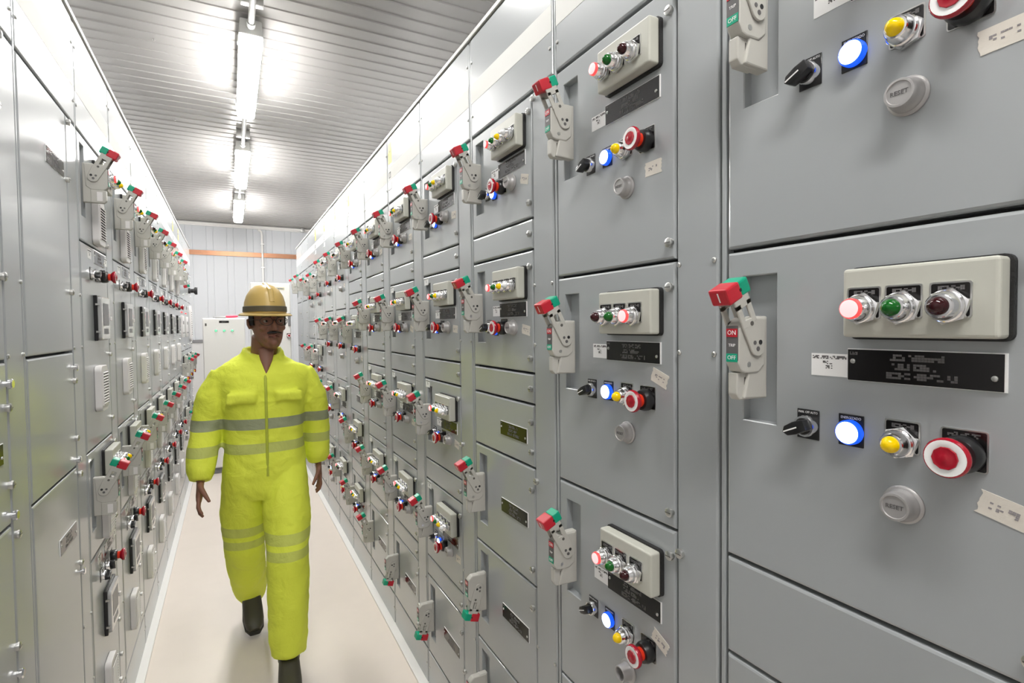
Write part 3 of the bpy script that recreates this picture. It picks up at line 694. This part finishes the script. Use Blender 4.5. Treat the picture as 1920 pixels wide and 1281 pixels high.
# face details
for s in (-1, 1):
    b = MB(); b.ball(H(s*.030, -.0785, .119), .0100, 'eyew', n=14, rz=.72); b.ball(H(s*.030+.001, -.0853, .119), .0050, 'iris', n=12)
    part('eye', b.mesh('eye'), man)
b = MB()
for s in (-1, 1): b.limb([(*H(s*.012, -.095, .140), .004, .003), (*H(s*.03, -.0955, .145), .005, .003), (*H(s*.05, -.082, .139), .003, .003)], 'hair', 8)
b.limb([(*H(-.03, -.095, .066), .004, .002), (*H(-.012, -.103, .070), .006, .003), (*H(.012, -.103, .070), .006, .003), (*H(.03, -.095, .066), .004, .002)], 'hair', 10)
rings = []
for z, e in ((.10, .0035), (.14, .004), (.17, .004), (.20, .004)):
    rings.append([H((.072+e)*math.cos(a), .006+(.096+e)*math.sin(a), z) for a in [(-.12+1.24*i/19)*PI for i in range(20)]]+[H((.06)*math.cos(a), .006+.085*math.sin(a), z) for a in [(1.12-1.24*i/19)*PI for i in range(20)]])
b.loft(rings, 'hair'); part('hair', b.mesh('hair'), man)
b = MB(); b.limb([(*H(-.026, -.0945, .054), .002, .0025), (*H(-.01, -.1035, .056), .004, .004), (*H(.01, -.1035, .056), .004, .004), (*H(.026, -.0945, .054), .002, .0025)], 'lip', 10)
b.limb([(*H(-.022, -.094, .050), .002, .003), (*H(0, -.102, .047), .0045, .005), (*H(.022, -.094, .050), .002, .003)], 'lip', 10); part('lips', b.mesh('lips'), man)
b = MB()
for s in (-1, 1):
    ring = [H(s*.032+.026*math.cos(t), -.102+.012*abs(math.cos(t))**2*(1 if s*math.cos(t) > 0 else 0), .119+.019*math.sin(t)) for t in [2*PI*i/20 for i in range(21)]]
    b.tube(ring, .0014, 'black', 6); b.tube([H(s*.056, -.092, .124), H(s*.074, -.05, .126), H(s*.080, .015, .122)], .0014, 'black', 6)
b.tube([H(-.008, -.104, .122), H(0, -.108, .124), H(.008, -.104, .122)], .0014, 'black', 6)
part('glasses', b.mesh('glasses'), man)
# hard hat
b = MB(); rings = []; ZH = .155
for z, k in ((0, 1.0), (.02, .99), (.05, .95), (.08, .85), (.105, .68), (.122, .45), (.130, .2), (.131, .03)):
    rings.append([H(.088*k*math.cos(t)-.008, .008+.114*k*math.sin(t), ZH+z*1.02) for t in [2*PI*i/36 for i in range(36)]])
b.loft(rings, 'hat')
rings = []
for dz, e, fr in ((.004, .0, 0), (.0, .016, .022), (-.006, .022, .034), (-.010, .020, .032), (-.006, .0, 0)):
    rings.append([H((.087+e)*math.cos(t)-.008, .008+(.113+e)*math.sin(t)-(fr*max(0, -math.sin(t))), ZH+dz-.006*max(0, -math.sin(t))) for t in [2*PI*i/36 for i in range(36)]])
b.loft(rings, 'hat'); b.limb([(*H(-.008, -.100, ZH+.050), .012, .004), (*H(-.008, -.080, ZH+.105), .012, .006), (*H(-.008, .0, ZH+.136), .012, .006), (*H(-.008, .094, ZH+.108), .012, .005), (*H(-.008, .117, ZH+.04), .012, .004)], 'hat', 12)
hat = part('hard_hat', b.mesh('hard_hat'), man, label='tan hard hat')
b = MB(); rings = []
for z, e in ((.006, .0005), (.008, .003), (.030, .002), (.032, .0)):
    rings.append([H((.0882+e)*math.cos(t)-.008, .008+(.1142+e)*math.sin(t), ZH+z) for t in [2*PI*i/36 for i in range(36)]])
b.loft(rings, 'hatband'); part('hat_band', b.mesh('hat_band'), hat, label='dark band')
# coverall
b = MB()
b.limb([(0, .0, .75, .12, .11), (0, .0, .79, .165, .125), (0, 0, .87, .176, .132), (0, 0, .96, .170, .126), (0, 0, 1.04, .166, .122), (0, 0, 1.14, .176, .126), (0, .002, 1.24, .192, .128), (0, .006, 1.30, .205, .116), (0, .012, 1.335, .190, .098), (0, .018, 1.365, .135, .085), (.003, .018, 1.395, .088, .076)], 'hivis', 36, e=2.4)
for s, P in ARMS.items():
    b.limb([(*p, r, r*1.05) for p, r in zip(P[:4]+[tuple(Vector(P[4])-(Vector(P[4])-Vector(P[3]))*.25)], (.068, .070, .064, .061, .054))], 'hivis', 22)
    c = Vector(P[4]); d = (Vector(P[4])-Vector(P[3])).normalized(); b.limb([(*(c-d*.045), .050, .052), (*(c-d*.02), .049, .051), (*(c+d*.002), .043, .045)], 'hivis', 22)
for s, P in LEGS.items():
    e_ = [Vector(p) for p in P]; d = (e_[-1]-e_[-2]).normalized()
    b.limb([(*e_[0], .092, .115), (*e_[1], .100, .112), (*e_[2], .088, .096), (*e_[3], .084, .090), (*(e_[4]-d*.05), .080, .084), (*(e_[4]-d*.01), .074, .080), (*(e_[4]+d*.018), .070, .078)], 'hivis', 24)
# collar
for s in (-1, 1):
    b.limb([(s*.015, -.072, 1.345, .018, .010), (s*.050, -.062, 1.375, .020, .010), (s*.078, -.02, 1.398, .020, .010), (s*.074, .035, 1.412, .020, .010), (s*.03, .085, 1.418, .020, .010), (0, .090, 1.418, .020, .010)], 'hivis', 12, side=Vector((0, 0, 1)))
    b.box(s*.095-.055, s*.095+.055, -.140, -.11, 1.19, 1.235, 'hivis')
cv = part('coverall', remesh(b, 'coverall', .0075, 5, .0055), man, label='yellow-green coverall with grey reflective bands')
b = MB(); b.limb([(.002, y, z, .006, .004) for y, z in ((-.128, .86), (-.128, .96), (-.125, 1.04), (-.129, 1.14), (-.130, 1.24), (-.117, 1.29), (-.098, 1.325))], 'zip', 10); part('zip', b.mesh('zip'), man, label='vertical zip down the coverall front')
# boots
for s, P in LEGS.items():
    a = Vector(P[4]); bt = MB()
    if s > 0:
        T = lambda y, z: (a.x, a.y+y, z)
        heel, toe = .075, -.20; pit = 0
    else: pit = .42
    pts = [(.070, .050, .034, .030), (.045, .052, .040, .045), (.0, .060, .042, .055), (-.05, .050, .044, .046), (-.10, .040, .046, .036), (-.15, .034, .045, .031), (-.185, .030, .038, .027), (-.205, .026, .022, .018)]
    bt.limb([(0, y, z, rx, rz) for y, z, rx, rz in pts], 'boot', 20, e=2.6)
    bt.limb([(0, .02, .06, .044, .048), (0, .025, .11, .046, .052), (0, .028, .16, .050, .056)], 'boot', 20)
    sole = MB(); sole.limb([(0, .078, .010, .030, .012), (0, .06, .010, .042, .013), (0, -.02, .010, .040, .012), (0, -.12, .010, .048, .012), (0, -.18, .010, .042, .012), (0, -.210, .012, .024, .011)], 'sole', 20, e=4)
    lo = (a.x, a.y-.01, .003) if s > 0 else (a.x, a.y-.010, .108)
    o = part('boot', bt.mesh('boot'), man, lo, (pit if s < 0 else 0, 0, -.06*s))
    part('sole', sole.mesh('sole'), o)
